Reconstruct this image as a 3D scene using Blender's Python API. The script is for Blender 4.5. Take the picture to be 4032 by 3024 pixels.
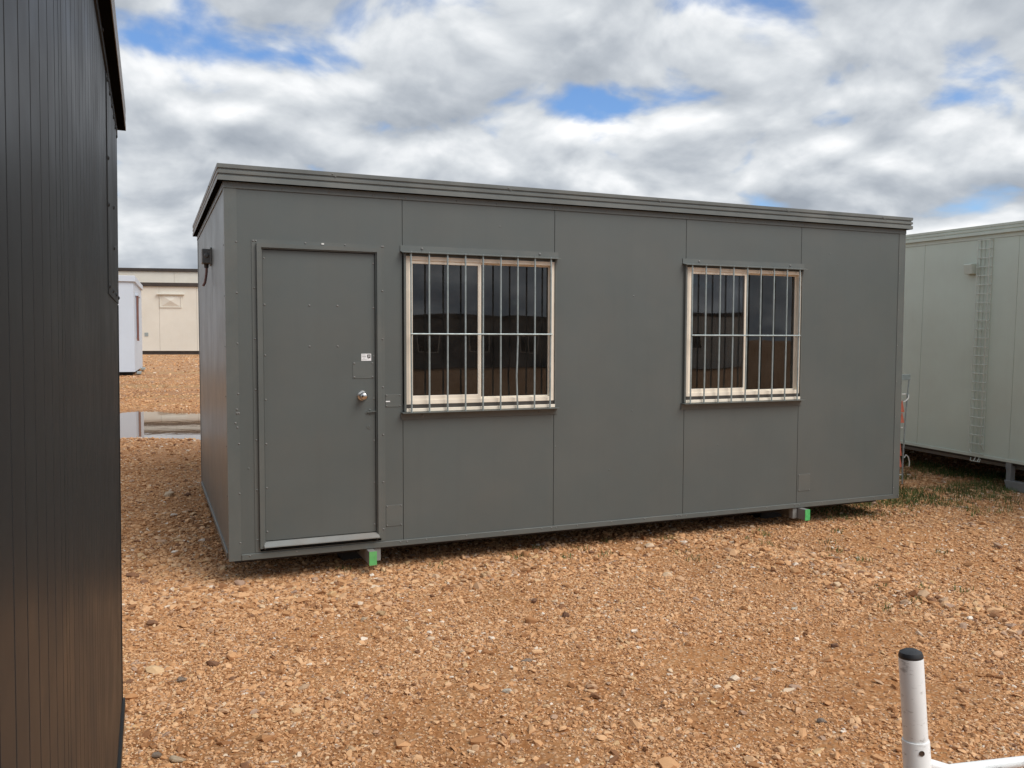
import bpy, bmesh, math, random
import numpy as np
from mathutils import Vector, Matrix, Euler
rad = math.radians
random.seed(7); rng = np.random.default_rng(11)
for o in list(bpy.data.objects): bpy.data.objects.remove(o)
S = bpy.context.scene
COL = S.collection

# ------------------------------------------------------------------ camera
CX, CY, CZ = -0.46847, -5.91797, 1.49787
yaw, pitch, roll = 0.402605, -0.053428, 0.0027812
fw = Vector((math.sin(yaw)*math.cos(pitch), math.cos(yaw)*math.cos(pitch), math.sin(pitch)))
rt = Vector((math.cos(yaw), -math.sin(yaw), 0)); up = rt.cross(fw)
rt2 = rt*math.cos(roll)+up*math.sin(roll); up2 = -rt*math.sin(roll)+up*math.cos(roll)
cam = bpy.data.cameras.new('Camera'); camo = bpy.data.objects.new('Camera', cam); COL.objects.link(camo)
camo.matrix_world = Matrix(((rt2.x, up2.x, -fw.x, CX), (rt2.y, up2.y, -fw.y, CY), (rt2.z, up2.z, -fw.z, CZ), (0, 0, 0, 1)))
cam.sensor_width = 36; cam.lens = 36*3350.7/4032; cam.clip_start = 0.02; cam.clip_end = 4000
S.camera = camo
S.render.resolution_x = 1024; S.render.resolution_y = 768

# ------------------------------------------------------------------ node helpers
class NT:
    def __init__(s, tree): s.t = tree; s.n = tree.nodes; s.l = tree.links
    def add(s, typ, **kw):
        n = s.n.new(typ)
        for k, v in kw.items(): setattr(n, k, v)
        return n
    def link(s, a, b): s.l.new(a, b)
    def put(s, sock, v):
        if isinstance(v, bpy.types.NodeSocket): s.l.new(v, sock)
        else: sock.default_value = v
    def math(s, op, a, b=None, c=None, clamp=False):
        n = s.n.new('ShaderNodeMath'); n.operation = op; n.use_clamp = clamp
        for i, v in enumerate((a, b, c)):
            if v is not None: s.put(n.inputs[i], v)
        return n.outputs[0]
    def vmath(s, op, a, b=None, scale=None):
        n = s.n.new('ShaderNodeVectorMath'); n.operation = op
        s.put(n.inputs[0], a)
        if b is not None: s.put(n.inputs[1], b)
        if scale is not None: s.put(n.inputs['Scale'], scale)
        return n.outputs[0]
    def noise(s, vec, scale, detail=4, rough=0.5, dim='3D'):
        n = s.n.new('ShaderNodeTexNoise'); n.noise_dimensions = dim
        if vec is not None: s.l.new(vec, n.inputs['Vector'])
        n.inputs['Scale'].default_value = scale; n.inputs['Detail'].default_value = detail; n.inputs['Roughness'].default_value = rough
        return n
    def mapr(s, v, a, b, c=0.0, d=1.0, smooth=False):
        n = s.n.new('ShaderNodeMapRange'); n.interpolation_type = 'SMOOTHSTEP' if smooth else 'LINEAR'
        s.put(n.inputs[0], v)
        for i, q in enumerate((a, b, c, d)): s.put(n.inputs[i+1], q)
        return n.outputs[0]
    def mix(s, f, a, b, mode='MIX'):
        n = s.n.new('ShaderNodeMix'); n.data_type = 'RGBA'; n.blend_type = mode
        s.put(n.inputs[0], f); s.put(n.inputs[6], a if isinstance(a, bpy.types.NodeSocket) else (*a, 1)); s.put(n.inputs[7], b if isinstance(b, bpy.types.NodeSocket) else (*b, 1))
        return n.outputs[2]
    def ramp(s, f, stops, interp='LINEAR'):
        n = s.n.new('ShaderNodeValToRGB'); n.color_ramp.interpolation = interp
        e = n.color_ramp.elements
        while len(e) < len(stops): e.new(0.5)
        for i, (p, c) in enumerate(stops): e[i].position = p; e[i].color = (*c, 1)
        s.put(n.inputs[0], f); return n.outputs[0]

# ------------------------------------------------------------------ world: Nishita sky behind broken cloud
SUN_EL, SUN_AZ = rad(50), rad(148)      # azimuth clockwise from +Y (towards +X)
W = bpy.data.worlds.new('World'); S.world = W; W.use_nodes = True
w = NT(W.node_tree); w.n.clear()
sky = w.add('ShaderNodeTexSky', sky_type='NISHITA', sun_disc=False, sun_elevation=SUN_EL, sun_rotation=SUN_AZ)
sky.air_density = 1.0; sky.dust_density = 0.6; sky.ozone_density = 1.6
tc = w.add('ShaderNodeTexCoord'); gen = tc.outputs['Generated']
def cloud_density(dz):
    d = w.vmath('ADD', gen, (0, 0, dz))
    sp = w.add('ShaderNodeSeparateXYZ'); w.link(d, sp.inputs[0])
    zz = w.math('ADD', w.math('MAXIMUM', sp.outputs[2], 0.0), 0.42)
    cb = w.add('ShaderNodeCombineXYZ')
    w.put(cb.inputs[0], w.math('DIVIDE', sp.outputs[0], zz)); w.put(cb.inputs[1], w.math('DIVIDE', sp.outputs[1], zz)); cb.inputs[2].default_value = 44.0
    bn_ = w.noise(cb.outputs[0], 5.0, 8, 0.47); bn_.inputs['Distortion'].default_value = 0.25; big = bn_.outputs[0]
    return big, cb.outputs[0]
dA, vA = cloud_density(0.0)
dB, vB = cloud_density(0.026)
dC, vC = cloud_density(-0.02)
sz = w.add('ShaderNodeSeparateXYZ'); w.link(gen, sz.inputs[0])
mask = w.mapr(w.math('ADD', dA, w.mapr(sz.outputs[2], 0.05, 0.30, 0.085, 0.0)), 0.318, 0.462, 0, 1, True)   # low down, cloud hides cloud
lit = w.math('SUBTRACT', dA, dB)
und = w.math('SUBTRACT', dC, dA)
fine = w.noise(vA, 9.0, 5, 0.55).outputs[0]
tone = w.math('ADD', w.math('ADD', w.math('MULTIPLY', lit, 2.4), w.math('MULTIPLY', und, -0.2)), w.math('MULTIPLY', w.math('SUBTRACT', fine, 0.5), 0.34))
thick = w.mapr(dA, 0.42, 0.66, 0.12, -0.12)
tone = w.math('ADD', w.math('ADD', tone, thick), 0.45, clamp=True)
cc = w.ramp(tone, [(0.0, (0.31, 0.345, 0.395)), (0.3, (0.43, 0.465, 0.51)), (0.6, (0.62, 0.65, 0.68)), (1.0, (0.95, 0.955, 0.96))])
bg1 = w.add('ShaderNodeBackground'); bg2 = w.add('ShaderNodeBackground')
sat = w.mix(1.0, sky.outputs[0], (0.72, 0.90, 1.12), 'MULTIPLY')
w.link(sat, bg1.inputs[0]); bg1.inputs[1].default_value = 0.10
w.link(cc, bg2.inputs[0]); bg2.inputs[1].default_value = 0.80
ms = w.add('ShaderNodeMixShader'); w.put(ms.inputs[0], mask); w.link(bg1.outputs[0], ms.inputs[1]); w.link(bg2.outputs[0], ms.inputs[2])
wo = w.add('ShaderNodeOutputWorld'); w.link(ms.outputs[0], wo.inputs[0])
# ------------------------------------------------------------------ sun (veiled by cloud: wide and weak)
sl = bpy.data.lights.new('Sun', 'SUN'); sl.energy = 2.0; sl.angle = rad(38); sl.color = (1.0, 0.955, 0.89)
so = bpy.data.objects.new('Sun', sl); COL.objects.link(so)
sdir = Vector((math.sin(SUN_AZ)*math.cos(SUN_EL), math.cos(SUN_AZ)*math.cos(SUN_EL), math.sin(SUN_EL)))
so.rotation_euler = sdir.to_track_quat('Z', 'Y').to_euler(); so.location = (6, 4, 12)
S.view_settings.view_transform = 'Standard'; S.view_settings.look = 'None'; S.view_settings.exposure = 0.55; S.view_settings.gamma = 1.0
S.view_settings.use_curve_mapping = False

# ------------------------------------------------------------------ materials
def mat(name, base, rough=0.5, metal=0.0, var=0.06, vscale=3.0, bump=0.0, bscale=2.0, spec=0.5, dust=None, dustamt=0.0, streak=0.0, rvar=0.05, detail=5, coat=0.0):
    m = bpy.data.materials.new(name); m.use_nodes = True; t = NT(m.node_tree)
    b = t.n['Principled BSDF']; tcn = t.add('ShaderNodeTexCoord'); v = tcn.outputs['Object']
    n = t.noise(v, vscale, detail, 0.6).outputs[0]
    dark = tuple(c*(1-var) for c in base); lite = tuple(min(1, c*(1+var)) for c in base)
    col = t.mix(t.mapr(n, 0.3, 0.7), dark, lite)
    if streak > 0:
        mp = t.add('ShaderNodeMapping'); t.link(v, mp.inputs[0]); mp.inputs['Scale'].default_value = (14, 14, 0.7)
        s1 = t.noise(mp.outputs[0], 1.0, 4, 0.6).outputs[0]
        col = t.mix(t.mapr(s1, 0.52, 0.8, 0, streak), col, tuple(c*0.55 for c in base))
    if dust is not None:
        dn = t.noise(v, 1.7, 8, 0.65).outputs[0]
        col = t.mix(t.mapr(dn, 0.42, 0.75, 0, dustamt), col, dust)
    t.link(col, b.inputs['Base Color'])
    rn = t.noise(v, vscale*1.7, 4, 0.6).outputs[0]
    t.put(b.inputs['Roughness'], t.mapr(rn, 0.3, 0.7, max(0.02, rough-rvar), min(1, rough+rvar)))
    b.inputs['Metallic'].default_value = metal; b.inputs['Specular IOR Level'].default_value = spec
    if coat: b.inputs['Coat Weight'].default_value = coat; b.inputs['Coat Roughness'].default_value = 0.25
    if bump > 0:
        bn = t.noise(v, bscale, 3, 0.5).outputs[0]
        bp = t.add('ShaderNodeBump'); bp.inputs['Strength'].default_value = 1.0; bp.inputs['Distance'].default_value = bump
        t.link(bn, bp.inputs['Height']); t.link(bp.outputs[0], b.inputs['Normal'])
    return m
DUST = (0.36, 0.24, 0.15)
GREY = (0.100, 0.114, 0.111)
M = {}
M['paint'] = mat('grey_paint', GREY, 0.37, var=0.045, vscale=1.3, bump=0.006, bscale=1.3, dust=DUST, dustamt=0.05, streak=0.10)
M['trim'] = mat('grey_trim_paint', (0.108, 0.122, 0.118), 0.40, var=0.07, vscale=4, bump=0.001, bscale=9, dust=DUST, dustamt=0.10)
M['fascia'] = mat('grey_fascia_paint', (0.132, 0.145, 0.141), 0.42, var=0.10, vscale=5, bump=0.0012, bscale=4, dust=(0.36, 0.34, 0.30), dustamt=0.28)
M['screw'] = mat('painted_screw', (0.15, 0.15, 0.145), 0.4, var=0.1)
M['charcoal'] = mat('charcoal_paint', (0.017, 0.019, 0.021), 0.44, spec=0.2, var=0.10, vscale=2.0, bump=0.0016, bscale=1.4, dust=(0.16, 0.14, 0.11), dustamt=0.06, streak=0.15, rvar=0.07)
M['charcoal_light'] = mat('charcoal_fascia', (0.19, 0.185, 0.175), 0.42, var=0.12, vscale=4)
M['soffit_shade'] = mat('black_soffit_shade', (0.008, 0.008, 0.008), 0.9, var=0.2, spec=0.0)  # near-black without gloss: shade under the fascia put into the colour
M['pale'] = mat('pale_grey_paint', (0.57, 0.645, 0.565), 0.45, var=0.05, vscale=1.0, bump=0.004, bscale=1.0, dust=DUST, dustamt=0.10, streak=0.07)
M['paletrim'] = mat('pale_trim_paint', (0.59, 0.655, 0.58), 0.45, var=0.08, vscale=4, dust=DUST, dustamt=0.12)
M['cream'] = mat('cream_cladding', (0.70, 0.68, 0.61), 0.5, var=0.05, vscale=0.5, dust=(0.45, 0.35, 0.22), dustamt=0.10, streak=0.05)
M['white'] = mat('white_cladding', (0.56, 0.63, 0.72), 0.5, var=0.03, vscale=0.6, dust=(0.5, 0.45, 0.4), dustamt=0.06)
M['brown'] = mat('dark_brown_steel', (0.045, 0.035, 0.030), 0.5, var=0.3, vscale=2)
M['alu'] = mat('primrose_aluminium', (0.86, 0.79, 0.67), 0.38, var=0.06, vscale=7, dust=(0.50, 0.36, 0.23), dustamt=0.22, rvar=0.08)
M['galv'] = mat('galvanised_steel', (0.33, 0.385, 0.39), 0.42, metal=0.3, var=0.18, vscale=22, rvar=0.1)
M['chrome'] = mat('brushed_steel', (0.62, 0.60, 0.57), 0.22, metal=1.0, var=0.05, vscale=10)
M['green'] = mat('green_paint', (0.05, 0.48, 0.13), 0.55, var=0.15, vscale=30, dust=DUST, dustamt=0.35)
M['skid'] = mat('grey_skid_steel', (0.20, 0.215, 0.215), 0.5, var=0.12, vscale=6, dust=DUST, dustamt=0.25)
M['under'] = mat('underfloor_steel', (0.05, 0.045, 0.04), 0.7, var=0.2)
M['conduit'] = mat('red_brown_conduit', (0.17, 0.075, 0.06), 0.5, var=0.15, vscale=10)
M['plastic'] = mat('grey_plastic', (0.12, 0.122, 0.118), 0.45, var=0.06)
M['whitepost'] = mat('white_enamel', (0.84, 0.86, 0.86), 0.32, var=0.03, vscale=6, rvar=0.06)
M['blackcap'] = mat('black_plastic', (0.022, 0.024, 0.028), 0.5, var=0.2, vscale=40)
M['hole'] = mat('bolt_hole_dark', (0.07, 0.045, 0.03), 0.6, var=0.3, vscale=60)  # dark brown painted for the shaded inside of a hole
M['orange'] = mat('faded_orange_cloth', (0.62, 0.17, 0.11), 0.8, var=0.12, vscale=8)
M['cord'] = mat('white_cord', (0.75, 0.75, 0.72), 0.5)
M['sticker'] = mat('white_sticker', (0.85, 0.86, 0.87), 0.4, var=0.01)
M['ink'] = mat('black_print', (0.02, 0.02, 0.022), 0.5, var=0.0)
M['inkgrey'] = mat('grey_print', (0.45, 0.46, 0.47), 0.5, var=0.0)
M['inner'] = mat('inner_lining', (0.42, 0.40, 0.36), 0.6, var=0.05)
M['innerdark'] = mat('inner_floor', (0.10, 0.085, 0.07), 0.6, var=0.1)
M['blind'] = mat('dark_blind_slat', (0.5, 0.49, 0.47), 0.5, var=0.35, vscale=3)
# scuffed marks on the white post
t = NT(M['whitepost'].node_tree); b = t.n['Principled BSDF']; src = b.inputs['Base Color'].links[0].from_socket
tcn = t.add('ShaderNodeTexCoord'); mp = t.add('ShaderNodeMapping'); t.link(tcn.outputs['Object'], mp.inputs[0]); mp.inputs['Scale'].default_value = (14, 14, 34)
sc = t.noise(mp.outputs[0], 1.6, 7, 0.7).outputs[0]
t.link(t.mix(t.mapr(sc, 0.57, 0.66, 0, 0.62), src, (0.30, 0.29, 0.27)), b.inputs['Base Color'])

def glass_mat(name, tint, ior):
    m = bpy.data.materials.new(name); m.use_nodes = True; t = NT(m.node_tree); t.n.clear()
    tr = t.add('ShaderNodeBsdfTransparent'); tr.inputs[0].default_value = (*tint, 1)
    gl = t.add('ShaderNodeBsdfGlossy'); gl.inputs['Roughness'].default_value = 0.012; gl.inputs[0].default_value = (0.93, 0.97, 1.0, 1)
    tcn = t.add('ShaderNodeTexCoord'); bn = t.noise(tcn.outputs['Object'], 1.3, 2, 0.5).outputs[0]
    bp = t.add('ShaderNodeBump'); bp.inputs['Strength'].default_value = 1; bp.inputs['Distance'].default_value = 0.0012; t.link(bn, bp.inputs['Height']); t.link(bp.outputs[0], gl.inputs['Normal'])
    fr = t.add('ShaderNodeFresnel'); fr.inputs[0].default_value = ior
    # film of dust on the pane
    df = t.add('ShaderNodeBsdfDiffuse'); df.inputs[0].default_value = (0.35, 0.30, 0.25, 1)
    dn = t.noise(tcn.outputs['Object'], 6, 8, 0.7).outputs[0]
    m1 = t.add('ShaderNodeMixShader'); t.put(m1.inputs[0], t.mapr(dn, 0.35, 0.8, 0.008, 0.07)); t.link(tr.outputs[0], m1.inputs[1]); t.link(df.outputs[0], m1.inputs[2])
    m2 = t.add('ShaderNodeMixShader'); t.link(fr.outputs[0], m2.inputs[0]); t.link(m1.outputs[0], m2.inputs[1]); t.link(gl.outputs[0], m2.inputs[2])
    o = t.add('ShaderNodeOutputMaterial'); t.link(m2.outputs[0], o.inputs[0]); return m
M['glass'] = glass_mat('window_glass', (0.34, 0.34, 0.35), 1.62)
M['fglass'] = mat('far_window_glass', (0.03, 0.035, 0.04), 0.08, spec=0.6, var=0.1)

# ------------------------------------------------------------------ mesh helpers
class MB:
    def __init__(s): s.v = []; s.f = []
    def quad(s, *pts):
        i = len(s.v); s.v += [tuple(p) for p in pts]; s.f.append(tuple(range(i, i+len(pts)))); return s
    def box(s, x0, x1, y0, y1, z0, z1):
        i = len(s.v)
        s.v += [(x0, y0, z0), (x1, y0, z0), (x1, y1, z0), (x0, y1, z0), (x0, y0, z1), (x1, y0, z1), (x1, y1, z1), (x0, y1, z1)]
        for f in ((0, 3, 2, 1), (4, 5, 6, 7), (0, 1, 5, 4), (1, 2, 6, 5), (2, 3, 7, 6), (3, 0, 4, 7)): s.f.append(tuple(i+k for k in f))
        return s
    def loop_prism(s, ring0, ring1, caps=True):      # two matching closed rings
        i = len(s.v); n = len(ring0); s.v += [tuple(p) for p in ring0]+[tuple(p) for p in ring1]
        for k in range(n): s.f.append((i+k, i+(k+1) % n, i+n+(k+1) % n, i+n+k))
        if caps: s.f.append(tuple(i+k for k in reversed(range(n)))); s.f.append(tuple(i+n+k for k in range(n)))
        return s
    def holed(s, x0, x1, z0, z1, hx0, hx1, hz0, hz1, y0, y1):  # plate in XZ with a rectangular hole
        a = [(x0, z0), (x1, z0), (x1, z1), (x0, z1)]; h = [(hx0, hz0), (hx1, hz0), (hx1, hz1), (hx0, hz1)]
        i = len(s.v)
        for y in (y0, y1):
            s.v += [(p[0], y, p[1]) for p in a]+[(p[0], y, p[1]) for p in h]
        for k in range(4):
            n = (k+1) % 4
            s.f.append((i+k, i+n, i+4+n, i+4+k)); s.f.append((i+8+k, i+8+4+k, i+8+4+n, i+8+n))
            s.f.append((i+k, i+8+k, i+8+n, i+n)); s.f.append((i+4+k, i+4+n, i+12+n, i+12+k))
        return s
    def path(s, pts, r, n=8, caps=True):
        pts = [Vector(p) for p in pts]; rr = r if isinstance(r, (list, tuple)) else [r]*len(pts)
        i0 = len(s.v); ref = None
        for k, p in enumerate(pts):
            d = (pts[min(k+1, len(pts)-1)]-pts[max(k-1, 0)]).normalized()
            if ref is None:
                ref = d.orthogonal().normalized()
            ref = (ref-d*ref.dot(d)).normalized(); b = d.cross(ref)
            for j in range(n):
                a = 2*math.pi*j/n; q = p+(ref*math.cos(a)+b*math.sin(a))*rr[k]; s.v.append(tuple(q))
        for k in range(len(pts)-1):
            for j in range(n):
                s.f.append((i0+k*n+j, i0+k*n+(j+1) % n, i0+(k+1)*n+(j+1) % n, i0+(k+1)*n+j))
        if caps:
            s.f.append(tuple(i0+j for j in reversed(range(n)))); e = i0+(len(pts)-1)*n; s.f.append(tuple(e+j for j in range(n)))
        return s
    def lathe(s, prof, origin, axis, n=20):           # prof: (radius, height) along axis
        ax = Vector(axis).normalized(); ref = ax.orthogonal().normalized(); b = ax.cross(ref); o = Vector(origin); i0 = len(s.v)
        for (r, h) in prof:
            for j in range(n):
                a = 2*math.pi*j/n; s.v.append(tuple(o+ax*h+(ref*math.cos(a)+b*math.sin(a))*r))
        for k in range(len(prof)-1):
            for j in range(n): s.f.append((i0+k*n+j, i0+k*n+(j+1) % n, i0+(k+1)*n+(j+1) % n, i0+(k+1)*n+j))
        s.f.append(tuple(i0+j for j in reversed(range(n)))); e = i0+(len(prof)-1)*n; s.f.append(tuple(e+j for j in range(n)))
        return s
    def screw(s, p, nrm, r=0.0056, h=0.0035):
        return s.lathe([(r*1.25, 0), (r, h*0.5), (r*0.55, h)], p, nrm, 8)
    def mesh(s, name, smooth=False, bevel=0.0):
        me = bpy.data.meshes.new(name); me.from_pydata(s.v, [], s.f)
        bm = bmesh.new(); bm.from_mesh(me)
        if bevel > 0:
            bmesh.ops.bevel(bm, geom=[e for e in bm.edges if len(e.link_faces) == 2 and e.calc_face_angle(0) > 0.5], offset=bevel, segments=1, affect='EDGES', clamp_overlap=True)
        bmesh.ops.recalc_face_normals(bm, faces=bm.faces)
        if smooth:
            for f in bm.faces: f.smooth = True
            for e in bm.edges:
                if len(e.link_faces) == 2 and e.calc_face_angle(0) > 0.7: e.smooth = False
        bm.to_mesh(me); bm.free(); return me
    def build(s, name, m, parent=None, smooth=False, bevel=0.0, stuff=False):
        me = s.mesh(name, smooth, bevel); me.materials.append(m)
        o = bpy.data.objects.new(name, me); COL.objects.link(o)
        if parent is not None: o.parent = parent
        if stuff: o['kind'] = 'stuff'
        return o
def thing(name, label, cat, loc=(0, 0, 0), rot=(0, 0, 0), group=None):
    o = bpy.data.objects.new(name, None); COL.objects.link(o); o.location = loc; o.rotation_euler = rot
    o.empty_display_size = 0.3; o['label'] = label; o['category'] = cat
    if group: o['group'] = group
    return o
def tag(o, label, cat, group=None):
    o['label'] = label; o['category'] = cat
    if group: o['group'] = group
    return o
def adj(X, Z, y):   # facade-plane coordinates of something standing y out of the plane
    k = 1+y/-CY
    return CX+(X-CX)*k, CZ+(Z-CZ)*k

# ------------------------------------------------------------------ numpy value noise for terrain
_perm = rng.random((256, 256))
def vnoise(x, y):
    xi = np.floor(x).astype(int); yi = np.floor(y).astype(int); fx = x-xi; fy = y-yi
    fx = fx*fx*(3-2*fx); fy = fy*fy*(3-2*fy)
    g = lambda a, b: _perm[a % 256, b % 256]
    return (g(xi, yi)*(1-fx)+g(xi+1, yi)*fx)*(1-fy)+(g(xi, yi+1)*(1-fx)+g(xi+1, yi+1)*fx)*fy
def fbm(x, y, o=4):
    r = 0; a = 0.5
    for k in range(o): r = r+a*vnoise(x+17.3*k, y+9.1*k); x = x*2.03; y = y*2.03; a *= 0.5
    return r/(1-0.5**o)
def sstep(a, b, v):
    t_ = np.clip((v-a)/(b-a), 0, 1); return t_*t_*(3-2*t_)
WIND = np.array([(3.70, 0.0), (3.86, -0.9), (3.98, -1.6), (4.12, -2.3), (4.35, -3.1)])
def wind_dist(x, y):
    d = np.full(np.shape(x), 9.0)
    for a, b_ in zip(WIND[:-1], WIND[1:]):
        ab = b_-a; t_ = np.clip(((x-a[0])*ab[0]+(y-a[1])*ab[1])/(ab@ab), 0, 1)
        d = np.minimum(d, np.hypot(x-a[0]-t_*ab[0], y-a[1]-t_*ab[1]))
    return d
ZP = 0.20
def ground_h(x, y):
    x = np.asarray(x, float); y = np.asarray(y, float)
    h = -0.17+0.37*sstep(1.0, 5.8, y)
    h = h-0.20*sstep(6.5, 8.5, x)*sstep(1.0, 5.8, y)*(1-sstep(6, 14, y))
    h = h+0.030*(fbm(x*0.9, y*0.9, 3)-0.5)+0.014*(fbm(x*5, y*5, 3)-0.5)
    wd = wind_dist(x, y); h = h+0.042*np.exp(-(wd/0.24)**2)*(1-sstep(-1.0, -0.2, y))*(0.6+0.8*fbm(x*3, y*3, 2))
    # basin of the puddle
    px = (x+0.6)/4.6; py = (y-8.0)/2.45+0.10*np.sin(x*1.9)+0.06*np.sin(x*4.3+1)
    e = np.hypot(px, py)
    h = h+0.035*sstep(0.75, 1.3, e)*(1-sstep(1.6, 3.0, e))*sstep(5.0, 6.2, y)
    h = h-0.055*(1-sstep(0.72, 1.10, e))+0.05*(fbm(x*1.5+3, y*2.6+8, 3)-0.42)*(1-sstep(1.0, 1.4, e))
    e2 = np.hypot((x-2.3)/1.9, (y-17.3)/0.75)
    h = h-0.05*(1-sstep(0.6, 1.2, e2))
    return h

# ------------------------------------------------------------------ ground
def axis(lo, hi, d0, d1, step):
    a = list(np.arange(d0, d1+1e-6, step)); st = step; v = d1
    while v < hi: st *= 1.22; v += st; a.append(min(v, hi))
    st = step; v = d0
    while v > lo: st *= 1.22; v -= st; a.insert(0, max(v, lo))
    return np.array(a)
gx = axis(-900, 900, -4.0, 10.5, 0.07); gy = axis(-900, 1500, -5.0, 11.0, 0.07)
GX, GY = np.meshgrid(gx, gy); GZ = ground_h(GX, GY)
nx, ny = len(gx), len(gy)
verts = np.stack([GX.ravel(), GY.ravel(), GZ.ravel()], 1)
ii = np.arange(nx*ny).reshape(ny, nx)
quads = np.stack([ii[:-1, :-1].ravel(), ii[:-1, 1:].ravel(), ii[1:, 1:].ravel(), ii[1:, :-1].ravel()], 1)
gme = bpy.data.meshes.new('ground'); gme.from_pydata(verts.tolist(), [], quads.tolist())
gme.polygons.foreach_set('use_smooth', [True]*len(gme.polygons))
ground = bpy.data.objects.new('ground', gme); COL.objects.link(ground); ground['kind'] = 'structure'
gm = bpy.data.materials.new('gravelly_soil'); gm.use_nodes = True; t = NT(gm.node_tree); b = t.n['Principled BSDF']
geo = t.add('ShaderNodeNewGeometry'); P = geo.outputs['Position']
n1 = t.noise(P, 0.55, 6, 0.6).outputs[0]; n2 = t.noise(P, 9, 6, 0.65).outputs[0]; n3 = t.noise(P, 60, 4, 0.6).outputs[0]
soil = t.mix(t.mapr(n1, 0.35, 0.65), (0.25, 0.095, 0.028), (0.42, 0.178, 0.058))
soil = t.mix(t.mapr(n2, 0.3, 0.72, 0, 0.7), soil, (0.45, 0.25, 0.115))
vo = t.add('ShaderNodeTexVoronoi'); vo.inputs['Scale'].default_value = 46; t.link(P, vo.inputs['Vector'])
sp = t.add('ShaderNodeSeparateColor'); t.link(vo.outputs['Color'], sp.inputs[0])
chip = t.ramp(sp.outputs[0], [(0.0, (0.20, 0.10, 0.05)), (0.35, (0.42, 0.24, 0.125)), (0.7, (0.54, 0.345, 0.20)), (0.93, (0.62, 0.44, 0.29)), (1.0, (0.75, 0.65, 0.52))])
chipm = t.math('MULTIPLY', t.mapr(vo.outputs['Distance'], 0.25, 0.6, 1, 0), t.mapr(n2, 0.35, 0.6, 0.25, 0.85))
colr = t.mix(chipm, soil, chip)
# dry grass and wet silt farther back in the yard
sxyz = t.add('ShaderNodeSeparateXYZ'); t.link(P, sxyz.inputs[0])
mpb = t.add('ShaderNodeMapping'); t.link(P, mpb.inputs[0]); mpb.inputs['Scale'].default_value = (0.10, 0.34, 0.3)
nb = t.noise(mpb.outputs[0], 1.0, 6, 0.6).outputs[0]
far = t.mapr(sxyz.outputs[1], 9.5, 13, 0, 1)
colr = t.mix(t.math('MULTIPLY', far, t.mapr(nb, 0.50, 0.62, 0, 0.75)), colr, (0.35, 0.24, 0.09))
wetn = t.math('MULTIPLY', t.mapr(sxyz.outputs[2], 0.16, 0.235, 1, 0), t.mapr(sxyz.outputs[1], 4.2, 5.8, 0, 1))
wet = t.math('MULTIPLY', wetn, t.mapr(n1, 0.3, 0.6, 0.4, 1.0))
wet = t.math('MAXIMUM', wet, t.math('MULTIPLY', far, t.mapr(nb, 0.42, 0.34, 0, 0.35)))
colr = t.mix(t.math('MULTIPLY', wet, 0.35), colr, (0.22, 0.115, 0.065))
colr = t.mix(t.mapr(sxyz.outputs[1], 20, 34, 0, 0.6), colr, t.mix(t.mapr(nb, 0.42, 0.58), (0.40, 0.235, 0.13), (0.56, 0.33, 0.17)))
t.link(colr, b.inputs['Base Color'])
t.put(b.inputs['Roughness'], t.mapr(wet, 0, 1, 0.93, 0.42)); b.inputs['Specular IOR Level'].default_value = 0.3
hb = t.math('ADD', t.math('MULTIPLY', t.mapr(vo.outputs['Distance'], 0, 0.7, 1, 0), 0.006), t.math('MULTIPLY', n3, 0.006))
bp = t.add('ShaderNodeBump'); bp.inputs['Distance'].default_value = 1.0; bp.inputs['Strength'].default_value = 0.9; t.link(hb, bp.inputs['Height']); t.link(bp.outputs[0], b.inputs['Normal'])
gme.materials.append(gm)

# water
wm = bpy.data.materials.new('puddle_water'); wm.use_nodes = True; t = NT(wm.node_tree); b = t.n['Principled BSDF']
b.inputs['Base Color'].default_value = (0.16, 0.10, 0.06, 1); b.inputs['Roughness'].default_value = 0.015; b.inputs['IOR'].default_value = 1.33; b.inputs['Specular IOR Level'].default_value = 0.9
geo = t.add('ShaderNodeNewGeometry'); n = t.noise(geo.outputs['Position'], 5, 2, 0.5).outputs[0]
bp = t.add('ShaderNodeBump'); bp.inputs['Distance'].default_value = 0.0003; t.link(n, bp.inputs['Height']); t.link(bp.outputs[0], b.inputs['Normal'])
def water(cx, cy, rx, ry, z):
    m_ = MB(); m_.quad(*[(cx+rx*math.cos(a)*(1+0.06*math.sin(3*a)), cy+ry*math.sin(a)*(1+0.05*math.cos(5*a)), z) for a in np.linspace(0, 2*math.pi, 49)[:-1]])
    o = m_.build('puddle', wm); o['kind'] = 'structure'; return o
water(-0.6, 8.0, 5.0, 2.75, ZP-0.012); water(2.3, 17.3, 2.2, 0.85, ZP-0.013)

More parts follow.
